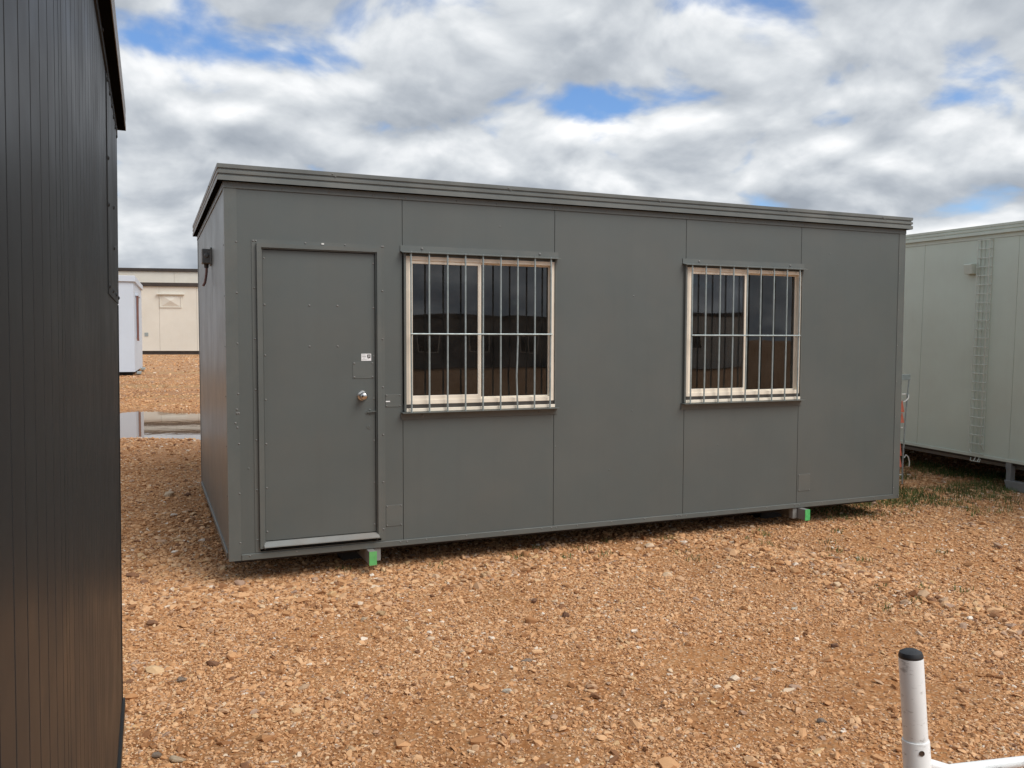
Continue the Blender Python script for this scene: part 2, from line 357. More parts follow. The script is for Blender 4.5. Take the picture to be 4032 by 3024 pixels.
# ------------------------------------------------------------------ portable cabins
FASC = [(0.0, 0.0), (0.045, 0.0), (0.045, 0.028), (0.034, 0.034), (0.034, 0.041), (0.044, 0.045), (0.045, 0.062), (0.034, 0.068), (0.034, 0.076), (0.044, 0.080), (0.045, 0.105), (0.030, 0.108), (0.0, 0.108)]
def fascia(parent, L, D, zb, m, scale=1.0, prof=FASC):
    for side in range(4):
        def P_(o, z, end):
            o *= scale; z = zb+z*scale
            c = [(-o, -o), (L+o, -o), (L+o, D+o), (-o, D+o)]
            q = c[(side+end) % 4]; return (q[0], q[1], z)
        mb = MB(); mb.loop_prism([P_(o, z, 0) for o, z in prof], [P_(o, z, 1) for o, z in prof])
        mb.build('fascia', m, parent)
def plain_side(parent, wall, seams, a, b_, zb, zt, m, th=0.05, gap=0.0035, bevel=0.0015, D=None, L=None):
    """wall: 'front','back','left','right'; seams along the wall."""
    for s0, s1 in zip(seams[:-1], seams[1:]):
        s0 += gap/2; s1 -= gap/2; mb = MB()
        if wall == 'front': mb.box(s0, s1, 0, th, zb, zt)
        elif wall == 'back': mb.box(s0, s1, D-th, D, zb, zt)
        elif wall == 'left': mb.box(0, th, s0, s1, zb, zt)
        else: mb.box(L-th, L, s0, s1, zb, zt)
        mb.build('wall_panel', m, parent, bevel=bevel)

# ---- main cabin -----------------------------------------------------------------
L, D, ZT = 6.03, 3.30, 2.478
main = thing('portable_cabin', 'dark grey flat-roofed cabin with one door and two barred windows', 'cabin', (0, 0, 0))
door_hole = (0.20, 1.036, 0.05, 2.125)
W1 = (1.222, 2.400, 1.021, 2.084); W2 = (3.606, 4.802, 1.021, 2.088)
pt = 0.05; g = 0.0018
MB().holed(0.02, 1.2-g, 0.04, ZT, *door_hole, 0, pt).build('wall_panel', M['paint'], main)
for (x0, x1, Wd) in ((1.2, 2.404, W1), (3.604, 4.806, W2)):
    MB().box(x0+g, x1-g, 0, pt, 0.04, Wd[2]).build('wall_panel', M['paint'], main, bevel=0.001)
    MB().box(x0+g, x1-g, 0, pt, Wd[3], ZT).build('wall_panel', M['paint'], main, bevel=0.001)
MB().box(2.404+g, 3.604-g, 0, pt, 0.04, ZT).build('wall_panel', M['paint'], main, bevel=0.001)
MB().box(4.806+g, L-0.02, 0, pt, 0.04, ZT).build('wall_panel', M['paint'], main, bevel=0.001)
plain_side(main, 'left', [0.051, 1.25, 2.45, D-0.051], 0, 0, 0.04, ZT, M['paint'])
plain_side(main, 'right', [0.051, 1.25, 2.45, D-0.051], 0, 0, 0.04, ZT, M['paint'], L=L)
plain_side(main, 'back', [0.02, 1.2, 2.4, 3.6, 4.8, L-0.02], 0, 0, 0.04, ZT, M['paint'], D=D)
c_ = 0.076; e_ = 0.0035
for (sx, sy) in ((0, 0), (1, 0), (0, 1), (1, 1)):       # folded corner angles
    X = lambda v: v if sx == 0 else L-v
    Y = lambda v: v if sy == 0 else D-v
    ring = [(X(-e_), Y(-e_)), (X(c_), Y(-e_)), (X(c_), Y(-0.0005)), (X(-0.0005), Y(-0.0005)), (X(-0.0005), Y(c_)), (X(-e_), Y(c_))]
    MB().loop_prism([(x, y, 0.0) for x, y in ring], [(x, y, ZT-0.001) for x, y in ring]).build('corner_trim', M['trim'], main)
# rails, trims
MB().box(c_+0.001, L-c_-0.001, -0.010, 0.05, 0.0, 0.040).build('base_rail', M['trim'], main, bevel=0.002)
MB().box(c_, L-c_, D-0.05, D+0.008, 0.0, 0.040).build('base_rail', M['trim'], main, bevel=0.002)
MB().box(-0.010, 0.05, c_+0.001, D-c_-0.001, 0.0, 0.040).build('base_rail', M['trim'], main, bevel=0.002)
MB().box(L-0.05, L+0.008, c_+0.001, D-c_-0.001, 0.0, 0.040).build('base_rail', M['trim'], main, bevel=0.002)
MB().box(-0.006, L+0.006, -0.008, 0.05, ZT, 2.521).build('top_trim', M['trim'], main, bevel=0.0015)
MB().box(-0.006, L+0.006, D-0.05, D+0.008, ZT, 2.521).build('top_trim', M['trim'], main)
MB().box(-0.008, 0.05, 0.051, D-0.051, ZT, 2.521).build('top_trim', M['trim'], main)
MB().box(L-0.05, L+0.008, 0.051, D-0.051, ZT, 2.521).build('top_trim', M['trim'], main)
fascia(main, L, D, 2.5215, M['fascia'])
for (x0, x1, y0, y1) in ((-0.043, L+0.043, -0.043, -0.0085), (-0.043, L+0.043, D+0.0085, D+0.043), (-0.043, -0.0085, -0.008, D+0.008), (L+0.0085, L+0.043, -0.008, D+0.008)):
    MB().box(x0, x1, y0, y1, 2.5195, 2.5212).build('soffit_shade', M['soffit_shade'], main)  # thin black strips over the fascia underside, standing in for its shade
MB().box(0.001, L-0.001, 0.001, D-0.001, 2.53, 2.60).build('roof', M['fascia'], main)
MB().box(0.051, L-0.051, 0.051, D-0.051, 0.005, 0.06).build('floor', M['innerdark'], main)
MB().box(0.06, L-0.06, 0.06, D-0.06, 2.40, 2.42).build('ceiling', M['inner'], main)
MB().box(0.056, L-0.056, D-0.075, D-0.056, 0.07, 2.39).build('inner_lining', M['inner'], main)
MB().box(2.95, 3.0, 0.056, D-0.08, 0.07, 2.39).build('inner_partition', M['inner'], main)
# screws
mb = MB()
for x in np.arange(0.06, L, 0.31):
    mb.screw((x, -0.008, 2.494), (0, -1, 0)); 
    if abs(x-1.0) > 0.05: mb.screw((x+0.07, -0.010, 0.028), (0, -1, 0), 0.0055)
for x in (1.175, 1.225, 2.385, 2.425, 3.58, 3.63, 4.78, 4.83): mb.screw((x, -0.008, 2.492), (0, -1, 0)); mb.screw((x, -0.010, 0.026), (0, -1, 0), 0.0055)
for z in np.arange(0.10, 2.4, 0.335):
    mb.screw((0.070, -e_, z+0.02), (0, -1, 0)); mb.screw((L-0.068, -e_, z), (0, -1, 0)); mb.screw((-e_, 0.055, z), (-1, 0, 0))
for (x, z) in ((0.060, 1.02), (0.060, 0.995), (0.072, 0.995), (0.05, 0.93), (0.062, 0.90)): mb.screw((x, -e_, z), (0, -1, 0), 0.006)
for y in np.arange(0.1, D, 0.33): mb.screw((-0.008, y, 2.494), (-1, 0, 0))
for x in (0.7, 2.0, 3.3, 4.6, 5.7): mb.screw((x, -0.045, 2.612), (0, -1, 0), 0.005); mb.screw((x+0.02, -0.045, 2.594), (0, -1, 0), 0.005)
for y in (0.8, 1.9): mb.screw((-0.045, y, 2.612), (-1, 0, 0), 0.006)
mb.build('screw_heads', M['screw'], main, smooth=True, stuff=True)
mb = MB()      # nail holes and chips in the paint, tiny dimples of filler
for (x, z) in ((3.11, 1.84), (3.105, 0.92), (5.13, 2.26), (5.22, 2.17), (2.42, 0.66), (1.95, 2.33), (2.9, 0.45), (3.95, 0.6), (5.3, 0.9), (0.13, 0.62)): mb.screw((x, 0.0, z), (0, -1, 0), 0.006, 0.002)
mb.build('filler_dimples', M['paint'], main, smooth=True, stuff=True)

# door
MB().holed(0.167, 1.068, 0.045, 2.153, 0.20, 1.036, 0.050, 2.125, -0.004, -0.0005).build('door_flange', M['trim'], main)
def casing_ring(o, zt, zb): return (o[0], o[1], zb, zt)
MB().holed(0.197, 1.039, 0.072, 2.128, 0.226, 1.010, 0.0725, 2.099, -0.026, 0.03).build('door_casing', M['trim'], main, bevel=0.004)
MB().holed(0.2255, 1.0105, 0.060, 2.0995, 0.234, 1.002, 0.0605, 2.091, -0.012, 0.03).build('door_stop', M['trim'], main)
MB().loop_prism([(0.222, -0.048, 0.080), (0.222, -0.048, 0.086), (0.222, -0.006, 0.112), (0.222, 0.03, 0.112), (0.222, 0.03, 0.080)],
                [(1.014, -0.048, 0.080), (1.014, -0.048, 0.086), (1.014, -0.006, 0.112), (1.014, 0.03, 0.112), (1.014, 0.03, 0.080)]).build('threshold', M['skid'], main)
door = MB().box(0.235, 1.001, 0.004, 0.045, 0.116, 2.089).build('door', M['paint'], main, bevel=0.003)
MB().box(0.84, 0.99, 0.0015, 0.0038, 1.214, 1.330).build('lock_cover_plate', M['trim'], door, bevel=0.0006)
mb = MB()
for (x, z) in ((0.85, 1.224), (0.98, 1.224), (0.85, 1.320), (0.98, 1.320)): mb.screw((x, 0.0015, z), (0, -1, 0), 0.006)
for z in (1.72, 1.44): mb.screw((0.544, 0.004, z), (0, -1, 0), 0.006); mb.screw((0.737, 0.004, z), (0, -1, 0), 0.006)
for z in (2.03, 1.72, 1.38, 1.08, 0.78, 0.48, 0.18): mb.screw((0.247, 0.004, z), (0, -1, 0), 0.006); mb.screw((0.990, 0.004, z-0.01), (0, -1, 0), 0.006)
mb.build('rivets', M['screw'], door, smooth=True, stuff=True)
mb = MB()
for z in np.arange(0.13, 2.1, 0.34): mb.screw((0.182, -0.004, z), (0, -1, 0), 0.006); mb.screw((1.053, -0.004, z), (0, -1, 0), 0.006)
for x in (0.178, 0.195, 0.52, 0.79, 1.05, 1.06): mb.screw((x, -0.004, 2.141), (0, -1, 0), 0.006)
mb.build('flange_screws', M['screw'], main, smooth=True, stuff=True)
MB().lathe([(0.036, 0), (0.037, 0.004), (0.033, 0.010), (0.016, 0.013), (0.013, 0.030), (0.020, 0.036), (0.027, 0.046), (0.0285, 0.056), (0.025, 0.066), (0.016, 0.073), (0.004, 0.0755)], (0.905, 0.004, 1.092), (0, -1, 0), 24).build('door_knob', M['chrome'], door, smooth=True)
mb = MB(); mb.quad((0.925, 0.001, 0.968), (0.945, 0.001, 0.957), (0.978, 0.001, 0.957), (0.999, 0.001, 0.972), (0.978, 0.001, 0.992), (0.945, 0.001, 0.990))
mb.loop_prism([(0.940, -0.003, 0.972), (0.940, -0.010, 0.972), (0.940, -0.010, 0.979), (0.940, -0.003, 0.979)], [(0.998, -0.003, 0.976), (0.998, -0.014, 0.976), (0.998, -0.014, 0.984), (0.998, -0.003, 0.984)])
mb.screw((0.958, 0.001, 0.990), (0, -1, 0), 0.007); mb.screw((0.960, 0.001, 0.963), (0, -1, 0), 0.006)
mb.build('latch_plate', M['trim'], door)
MB().lathe([(0.017, -0.001), (0.017, 0.002), (0.012, 0.002), (0.011, 0.0008), (0.007, 0.001), (0.006, 0.004)], (0.955, 0.003, 0.873), (0, -1, 0), 16).build('lock_cylinder', M['trim'], door, smooth=True)
stk = MB().box(0.901, 0.971, 0.0022, 0.0036, 1.338, 1.388).build('sticker', M['sticker'], door)
stk['label'] = 'small white printed sticker with a dark picture'
mb = MB()
for k, (x0, x1, z) in enumerate(((0.905, 0.930, 1.380), (0.905, 0.936, 1.371), (0.905, 0.934, 1.366), (0.913, 0.926, 1.357), (0.905, 0.94, 1.346))):
    mb.quad((x0, 0.0018, z-0.0016), (x1, 0.0018, z-0.0016), (x1, 0.0018, z+0.0016), (x0, 0.0018, z+0.0016))
mb.build('sticker_print', M['inkgrey'], door)
mb = MB(); mb.holed(0.943, 0.966, 1.360, 1.382, 0.950, 0.960, 1.367, 1.376, 0.0014, 0.0019); mb.quad((0.945, 0.0017, 1.350), (0.964, 0.0017, 1.358), (0.966, 0.0017, 1.361), (0.945, 0.0017, 1.353))
mb.build('sticker_picture', M['ink'], door)
for (x0, x1, z0, z1) in ((1.072, 1.184, 1.007, 1.098), (1.072, 1.190, 0.146, 0.299), (4.822, 4.955, 0.146, 0.297)):
    p_ = MB().box(x0, x1, -0.003, -0.0004, z0, z1).build('cover_plate', M['trim'], main, bevel=0.0008)
    mb = MB()
    for x in (x0+0.008, x1-0.008):
        for z in (z0+0.008, z1-0.008): mb.screw((x, -0.003, z), (0, -1, 0), 0.005)
    mb.build('plate_screws', M['screw'], p_, smooth=True, stuff=True)
MB().box(1.073, 1.104, -0.006, -0.0032, 1.043, 1.051).build('paper_scrap', M['sticker'], main)
MB().box(0.628, 0.645, -0.010, -0.004, 2.136, 2.146).build('frame_clip', M['cord'], main)

def window(Wd, bars0, bars1, xl, xr, bent=None, split=1.790):
    x0, x1, z0, z1 = Wd
    win = MB().holed(x0, x1, z0, z1, x0+0.027, x1-0.027, z0+0.032, z1-0.030, -0.012, 0.052).build('window', M['alu'], main, bevel=0.002)
    win['label'] = 'cream aluminium sliding window behind steel bars'
    MB().holed(x0+0.027, split+0.011, z0+0.032, z1-0.030, x0+0.052, split-0.015, z0+0.062, z1-0.052, -0.004, 0.020).build('sash', M['alu'], win, bevel=0.002)
    MB().holed(split-0.011, x1-0.027, z0+0.032, z1-0.030, split+0.010, x1-0.036, z0+0.042, z1-0.040, 0.024, 0.046).build('sash', M['alu'], win, bevel=0.002)
    MB().box(x0+0.050, split-0.013, 0.006, 0.011, z0+0.060, z1-0.050).build('pane', M['glass'], win)
    MB().box(split+0.008, x1-0.034, 0.033, 0.038, z0+0.040, z1-0.038).build('pane', M['glass'], win)
    # jamb strips, head and sill angles
    MB().box(x0-0.016, x0-0.0005, -0.022, 0.0, z0-0.05, z1+0.02).build('jamb_strip', M['trim'], win)
    MB().box(x1+0.0005, x1+0.013, -0.022, 0.0, z0-0.05, z1+0.02).build('jamb_strip', M['trim'], win)
    ha, hb_ = xl, xr
    prof = [(-0.0005, 2.158), (-0.005, 2.158), (-0.007, 2.118), (-0.062, 2.106), (-0.062, 2.102), (-0.005, 2.112), (-0.0005, 2.112)]
    MB().loop_prism([(ha, y, z) for y, z in prof], [(hb_-0.012, y, z) for y, z in prof]).build('head_flashing', M['trim'], win)
    MB().box(x0-0.002, x1+0.002, -0.026, 0.0, z0-0.052, z0-0.028).build('sill', M['alu'], win, bevel=0.002)
    MB().box(x0-0.001, x1+0.001, -0.010, 0.05, z0-0.027, z0-0.0005).build('sill_packer', M['under'], win)
    prof = [(-0.0005, 0.914), (-0.006, 0.914), (-0.008, 0.958), (-0.060, 0.961), (-0.060, 0.966), (-0.0005, 0.968)]
    MB().loop_prism([(ha+0.002, y, z) for y, z in prof], [(hb_-0.015, y, z) for y, z in prof]).build('sill_flashing', M['trim'], win)
    mb = MB()
    for x in (ha+0.16, hb_-0.17): mb.screw((x, -0.006, 2.138), (0, -1, 0), 0.009, 0.006); mb.screw((x, -0.006, 0.936), (0, -1, 0), 0.008, 0.005)
    mb.build('flashing_screws', M['screw'], win, smooth=True, stuff=True)
    yb = -0.045
    for k, xb in enumerate(bars0):
        xt = adj(xb, 2, yb)[0]; xe = adj(bars1[k], 1, yb)[0]
        pts = [(xt, yb, 2.112), (xt, yb, 1.55)]
        if k == bent: pts += [(xt+0.002, yb, 1.50), (xt-0.003, yb, 1.32), (xt-0.009, yb-0.003, 1.22), (xe, yb, 0.965)]
        else: pts += [((xt+xe)/2, yb, 1.25), (xe, yb, 0.964)]
        MB().path(pts, 0.0066, 8).build('security_bar', M['galv'], win, smooth=True)
    MB().path([(adj(bars0[0], 0, yb)[0]-0.008, yb-0.011, 1.528), (adj(bars0[-1], 0, yb)[0]+0.008, yb-0.011, 1.530)], 0.006, 8).build('security_bar', M['galv'], win, smooth=True)
    return win
b1 = [1.264, 1.400, 1.540, 1.678, 1.817, 1.959, 2.097, 2.240, 2.375]
w1 = window(W1, b1, [b+d for b, d in zip(b1, (0.002, 0, -0.001, 0.001, 0, 0, 0.002, -0.001, -0.004))], 1.184, 2.446, bent=6)
b2 = [3.669, 3.805, 3.948, 4.085, 4.229, 4.372, 4.513, 4.655, 4.795]
w2 = window(W2, b2, [b-0.004 for b in b2], 3.570, 4.850, split=4.215)
# slatted blind behind the left sash of the first window
mb = MB(); z = 1.08
while z < 2.04:
    h = random.uniform(0.010, 0.022); tl = random.uniform(-0.004, 0.004)
    mb.quad((1.285, 0.062+tl, z), (1.778, 0.062-tl, z+random.uniform(-0.004, 0.004)), (1.778, 0.070, z+h), (1.285, 0.070, z+h)); z += h*0.93
mb.build('window_blind', M['blind'], main, stuff=True)
# isolator switch on the end wall, with conduit
yb = 1.36
iso = MB().box(-0.072, -0.004, yb-0.055, yb+0.055, 2.088, 2.204).build('isolator_switch', M['plastic'], main, bevel=0.006)
MB().box(-0.010, -0.0005, yb-0.075, yb+0.075, 2.075, 2.215).build('back_plate', M['plastic'], iso, bevel=0.002)
MB().lathe([(0.018, 0), (0.018, 0.006), (0.012, 0.012)], (-0.038, yb-0.055, 2.150), (0, -1, 0), 16).build('rotary_knob', M['plastic'], iso, smooth=True)
MB().path([(-0.036, yb, 2.089), (-0.036, yb, 2.056)], [0.020, 0.016], 12).build('cable_gland', M['under'], iso, smooth=True)
MB().path([(-0.034, yb, 2.06), (-0.036, yb, 2.02), (-0.042, yb-0.002, 1.975), (-0.050, yb-0.004, 1.935), (-0.064, yb-0.006, 1.912)], 0.010, 10).build('conduit', M['conduit'], iso, smooth=True)
# skids with green end plates
for xs in (0.953, 4.853):
    sk = MB().box(xs-0.026, xs+0.026, -0.09, D+0.09, -0.099, -0.004).build('skid_beam', M['skid'], main, bevel=0.003)
    sk.location.z = 0
    MB().box(xs-0.027, xs+0.027, -0.0945, -0.0905, -0.100, -0.003).build('end_plate', M['green'], sk)
    sx = xs+0.056 if xs < 3 else xs-0.056
    MB().box(sx-0.024, sx+0.024, 0.004, 0.055, -0.098, -0.001).build('lifting_lug', M['skid'], sk, bevel=0.003)
for y in np.linspace(0.25, D-0.25, 5): MB().box(0.05, L-0.05, y-0.03, y+0.03, -0.070, -0.004).build('floor_joist', M['under'], main)
for (x, y) in ((0.953, 0.5), (0.953, 2.7), (4.853, 0.5), (4.853, 2.7)):
    h = float(ground_h(x, y)); MB().box(x-0.12, x+0.12, y-0.12, y+0.12, h-0.03, -0.1005).build('support_block', M['under'], main)

# ---- charcoal ribbed cabin beside the camera -----------------------------------
ang = rad(90.0); LL = 8.0; c0 = Vector((-0.606, -1.900, -0.12)); dl = Vector((math.cos(ang), math.sin(ang), 0))
lc = thing('ribbed_cabin', 'charcoal cabin clad in vertical ribbed sheeting with a riveted cover sheet', 'cabin', c0-dl*LL, (rad(0.55), 0, ang))
def ribbed(parent, x0, x1, zb, zt, pitch=0.095, m=M['charcoal']):
    ring = [(x0, 0.0)]; x = x0+0.044
    while x < x1-0.02:
        ring += [(x-0.0035, 0.0), (x-0.001, 0.003), (x+0.001, 0.003), (x+0.0035, 0.0)]; x += pitch
    ring += [(x1, 0.0), (x1, 0.05), (x0, 0.05)]
    MB().loop_prism([(a, y, zb) for a, y in ring], [(a, y, zt) for a, y in ring]).build('wall_panel', m, parent)
HT = 2.50; seam0 = LL-(-1.90-(-4.45))
sms = [seam0+1.06*k for k in range(-6, 4)]
sms = [s for s in sms if 0.05 < s < LL-0.05]; sms = [0.0]+sms+[LL]
for s0, s1 in zip(sms[:-1], sms[1:]): ribbed(lc, s0+0.003, s1-0.003, 0.045, HT)
plain_side(lc, 'right', [0.051, 1.2, 2.4, 2.95], 0, 0, 0.045, HT, M['charcoal'], L=LL)
plain_side(lc, 'left', [0.051, 1.2, 2.4, 2.95], 0, 0, 0.045, HT, M['charcoal'], L=LL)
plain_side(lc, 'back', [0.0, 2, 4, 6, LL], 0, 0, 0.045, HT, M['charcoal'], D=3.0)
MB().box(LL-0.95, LL-0.002, -0.0035, -0.0004, 1.76, HT-0.03).build('cover_sheet', M['charcoal'], lc)
MB().box(LL-0.03, LL+0.003, -0.003, -0.0002, 0.045, 1.755).build('corner_trim', M['charcoal'], lc)
MB().box(0, LL+0.003, -0.012, 0.05, 0.0, 0.044).build('base_rail', M['charcoal'], lc, bevel=0.002)
MB().box(0, LL+0.003, -0.006, 0.05, HT-0.028, HT+0.002).build('top_trim', M['charcoal'], lc)
fascia(lc, LL, 3.0, HT+0.003, M['charcoal_light'], 0.85)
MB().box(-0.03, LL+0.034, -0.036, -0.0065, HT+0.0015, HT+0.0028).build('soffit_shade', M['soffit_shade'], lc)  # black strip painted as the shade beneath this fascia
MB().box(0, LL, 0, 3.0, HT+0.02, HT+0.09).build('roof', M['charcoal_light'], lc)
mb = MB()
for x in np.arange(LL-0.93, LL, 0.17): mb.screw((x, -0.0035, HT-0.05), (0, -1, 0), 0.007, 0.005)
for x in np.arange(LL-0.93, LL, 0.30): mb.screw((x, -0.0035, 1.785), (0, -1, 0), 0.007, 0.005)
for z in (2.05, 2.2): mb.screw((LL-0.93, -0.0035, z), (0, -1, 0), 0.007, 0.005); mb.screw((LL-0.5, -0.0035, z-0.1), (0, -1, 0), 0.007, 0.005)
for x in np.arange(0.3, LL-1, 0.4): mb.screw((x, -0.006, HT-0.012), (0, -1, 0), 0.007, 0.005)
mb.build('screw_heads', M['charcoal'], lc, smooth=True, stuff=True)
for y in (0.35, 2.6): MB().box(0.02, LL-0.02, y-0.05, y+0.05, -0.09, -0.001).build('skid_beam', M['under'], lc)

# ---- pale grey cabin on the right ------------------------------------------------
ar = rad(-93.56); LR = 7.8; sA = Vector((8.36, 2.13, 0)); dr = Vector((math.cos(ar), math.sin(ar), 0))
s_start = -2.31
pc = thing('office_cabin', 'pale grey green cabin with a wire cable tray up its wall', 'cabin', sA+dr*s_start+Vector((0, 0, 0.215)), (0, 0, 0))
pc.rotation_euler = (Matrix.Rotation(ar, 3, 'Z') @ Matrix.Rotation(rad(1.05), 3, 'Y')).to_euler()
HR = 2.487
sm = [0.0]+[(-1.01-s_start)+1.30*k for k in range(0, 6) if (-1.01-s_start)+1.30*k < LR-0.2]+[LR]
plain_side(pc, 'front', sm, 0, 0, 0.036, HR, M['pale'], bevel=0.001)
plain_side(pc, 'right', [0.051, 1.2, 2.4, 3.0], 0, 0, 0.036, HR, M['pale'], L=LR)
plain_side(pc, 'left', [0.051, 1.2, 2.4, 3.0], 0, 0, 0.036, HR, M['pale'], L=LR)
plain_side(pc, 'back', [0, 2, 4, 6, LR], 0, 0, 0.036, HR, M['pale'], D=3.05)
MB().box(0, LR, -0.012, 0.05, 0.0, 0.035).build('base_rail', M['paletrim'], pc, bevel=0.002)
MB().box(0, LR, -0.008, 0.05, HR+0.001, HR+0.048).build('top_trim', M['paletrim'], pc, bevel=0.0015)
fascia(pc, LR, 3.05, HR+0.0485, M['paletrim'])
MB().box(0.001, LR-0.001, 0.001, 3.049, HR+0.06, HR+0.12).build('roof', M['paletrim'], pc)
MB().box(0.02, LR-0.02, 0.02, 3.0, -0.03, -0.001).build('floor', M['under'], pc)
MB().box(0.02, LR-0.02, 0.09, 0.15, -0.075, -0.002).build('skid_beam', M['skid'], pc, bevel=0.003)
MB().box(0.02, LR-0.02, 2.85, 2.91, -0.12, -0.031).build('skid_beam', M['skid'], pc, bevel=0.003)
mb = MB()
for x in np.arange(0.1, LR, 0.42): mb.screw((x, -0.008, HR+0.02), (0, -1, 0)); mb.screw((x, -0.012, 0.022), (0, -1, 0))
mb.build('screw_heads', M['paletrim'], pc, smooth=True, stuff=True)
for sx_ in (1.60-s_start, -1.9-s_start):
    ft = MB().box(sx_-0.035, sx_+0.025, 0.0, 0.07, -0.205, -0.002).build('support_post', M['skid'], pc, bevel=0.004)
    MB().box(sx_-0.037, sx_+0.030, -0.006, -0.0005, -0.075, 0.0).build('fixing_plate', M['skid'], ft)
    prof = [(-0.045, -0.20), (1.6, -0.20), (1.6, -0.305), (0.02, -0.305), (-0.012, -0.285), (-0.03, -0.245)]
    MB().loop_prism([(sx_+a, -0.012, z) for a, z in prof], [(sx_+a, 0.08, z) for a, z in prof]).build('ground_runner', M['skid'], ft, bevel=0.003)
tray = MB()
# wire cable tray
tx0, tx1 = 1.105-s_start, 1.262-s_start; zb_, zt_ = -0.045, 2.475
tr_ = None
def wire(pts, parent, name, r=0.0042): return MB().path(pts, r, 6).build(name, M['galvp'], parent, smooth=True)
M['galvp'] = mat('painted_wire', (0.58, 0.63, 0.57), 0.45, var=0.1)
tr_ = MB().path([(tx0, -0.05, zb_+0.10), (tx0-0.004, -0.055, zb_+0.22), (tx0, -0.05, zt_)], 0.0048, 6).build('cable_tray', M['galvp'], pc, smooth=True)
tr_['label'] = 'tall wire basket cable tray'
wire([(tx1+0.015, -0.004, zb_+0.12), (tx1, -0.05, zb_+0.20), (tx1, -0.05, zt_)], tr_, 'side_wire', 0.0048)
wire([(tx0, -0.008, zb_+0.1), (tx0, -0.006, zt_)], tr_, 'side_wire'); wire([(tx1, -0.008, zb_+0.12), (tx1, -0.006, zt_)], tr_, 'side_wire')
for f in (0.36, 0.68): wire([(tx0+(tx1-tx0)*f, -0.006, zb_+0.02), (tx0+(tx1-tx0)*f, -0.006, zt_)], tr_, 'back_wire', 0.0035)
nr = 25
for k in range(nr):
    z = zt_-k*(zt_-zb_-0.10)/(nr-1); y_ = -0.05
    if k == nr-1: pts = [(tx0, -0.006, z-0.005), (tx0, y_, z+0.03), (tx0+0.04, y_-0.004, z-0.008), (tx1, y_, z-0.01), (tx1+0.012, -0.006, z-0.02)]
    else: pts = [(tx0, -0.006, z), (tx0, y_, z), (tx1, y_, z), (tx1, -0.006, z)]
    wire(pts, tr_, 'rung', 0.0055)
wire([(tx0+0.01, -0.02, zb_+0.03), (tx0+0.012, -0.03, zb_-0.005), (tx1-0.02, -0.03, zb_-0.005), (tx1-0.02, -0.02, zb_+0.03)], tr_, 'rung', 0.0045)
wire([(tx0+(tx1-tx0)*0.36, -0.03, zb_-0.004), (tx0+(tx1-tx0)*0.36, -0.006, zb_+0.03)], tr_, 'back_wire'); wire([(tx0+(tx1-tx0)*0.68, -0.03, zb_-0.004), (tx0+(tx1-tx0)*0.68, -0.006, zb_+0.03)], tr_, 'back_wire')
# light box
bx0 = 0.955-s_start
lb = MB().loop_prism([(bx0, -0.0005, 2.10), (bx0, -0.0005, 2.215), (bx0, -0.085, 2.215), (bx0, -0.095, 2.205), (bx0, -0.080, 2.10)], [(bx0+0.105, -0.0005, 2.10), (bx0+0.105, -0.0005, 2.215), (bx0+0.105, -0.085, 2.215), (bx0+0.105, -0.095, 2.205), (bx0+0.105, -0.080, 2.10)]).build('vent_hood', M['paletrim'], pc, bevel=0.002)
MB().box(bx0-0.008, bx0+0.113, -0.006, -0.0004, 2.09, 2.225).build('hood_flange', M['paletrim'], lb)

# ---- white cabin at the back ----------------------------------------------------
gz = float(ground_h(-1.5, 26))
wc = thing('site_cabin', 'white cabin with a flat fascia standing across the yard', 'cabin', (-6.93, 25.95, gz+0.13), (0, 0, rad(-2.1)))
LW, DW, HW = 6.0, 5.6, 3.05
plain_side(wc, 'front', [0, 1.5, 3.0, 4.5, LW], 0, 0, 0.0, HW, M['white'], gap=0.006)
MB().holed(0.051, DW, 0.0, HW, 1.15, 3.05, 1.15, 2.62, 0, 0.05).build('wall_panel', M['white'], wc).matrix_local = Matrix.Translation((LW, 0, 0)) @ Matrix.Rotation(rad(90), 4, 'Z')
plain_side(wc, 'left', [0.051, DW/2, DW], 0, 0, 0, HW, M['white'], L=LW)
plain_side(wc, 'back', [0.051, LW/2, LW-0.051], 0, 0, 0, HW, M['white'], D=DW)
MB().box(-0.06, LW+0.06, -0.06, DW+0.06, HW+0.001, HW+0.20).build('roof', M['white'], wc, bevel=0.01)
fr_ = MB().holed(1.15, 3.05, 1.15, 2.62, 1.21, 2.99, 1.21, 2.56, -0.03, 0.04).build('window', M['white'], wc); fr_.matrix_local = Matrix.Translation((LW, 0, 0)) @ Matrix.Rotation(rad(90), 4, 'Z')
MB().box(1.205, 2.995, 0.01, 0.02, 1.205, 2.565).build('pane', M['fglass'], fr_); MB().box(1.2, 3.0, -0.005, 0.03, 1.86, 1.90).build('glazing_bar', M['white'], fr_)
MB().box(1.12, 1.16, -0.10, -0.031, 1.05, 2.66).build('shutter_edge', M['conduit'], fr_)
MB().box(1.10, 3.1, -0.09, -0.0005, 2.63, 2.70).build('window_hood', M['white'], fr_)
for (y, h) in ((0.5, -0.02), (3.6, 0.02)): MB().box(LW+0.02, LW+0.16, y, y+0.6, h-0.08, h).build('door_step', M['galv'], wc, bevel=0.01)
for y in (0.5, DW-0.5): MB().box(0.1, LW-0.1, y-0.08, y+0.08, -0.16, -0.001).build('skid_beam', M['under'], wc)

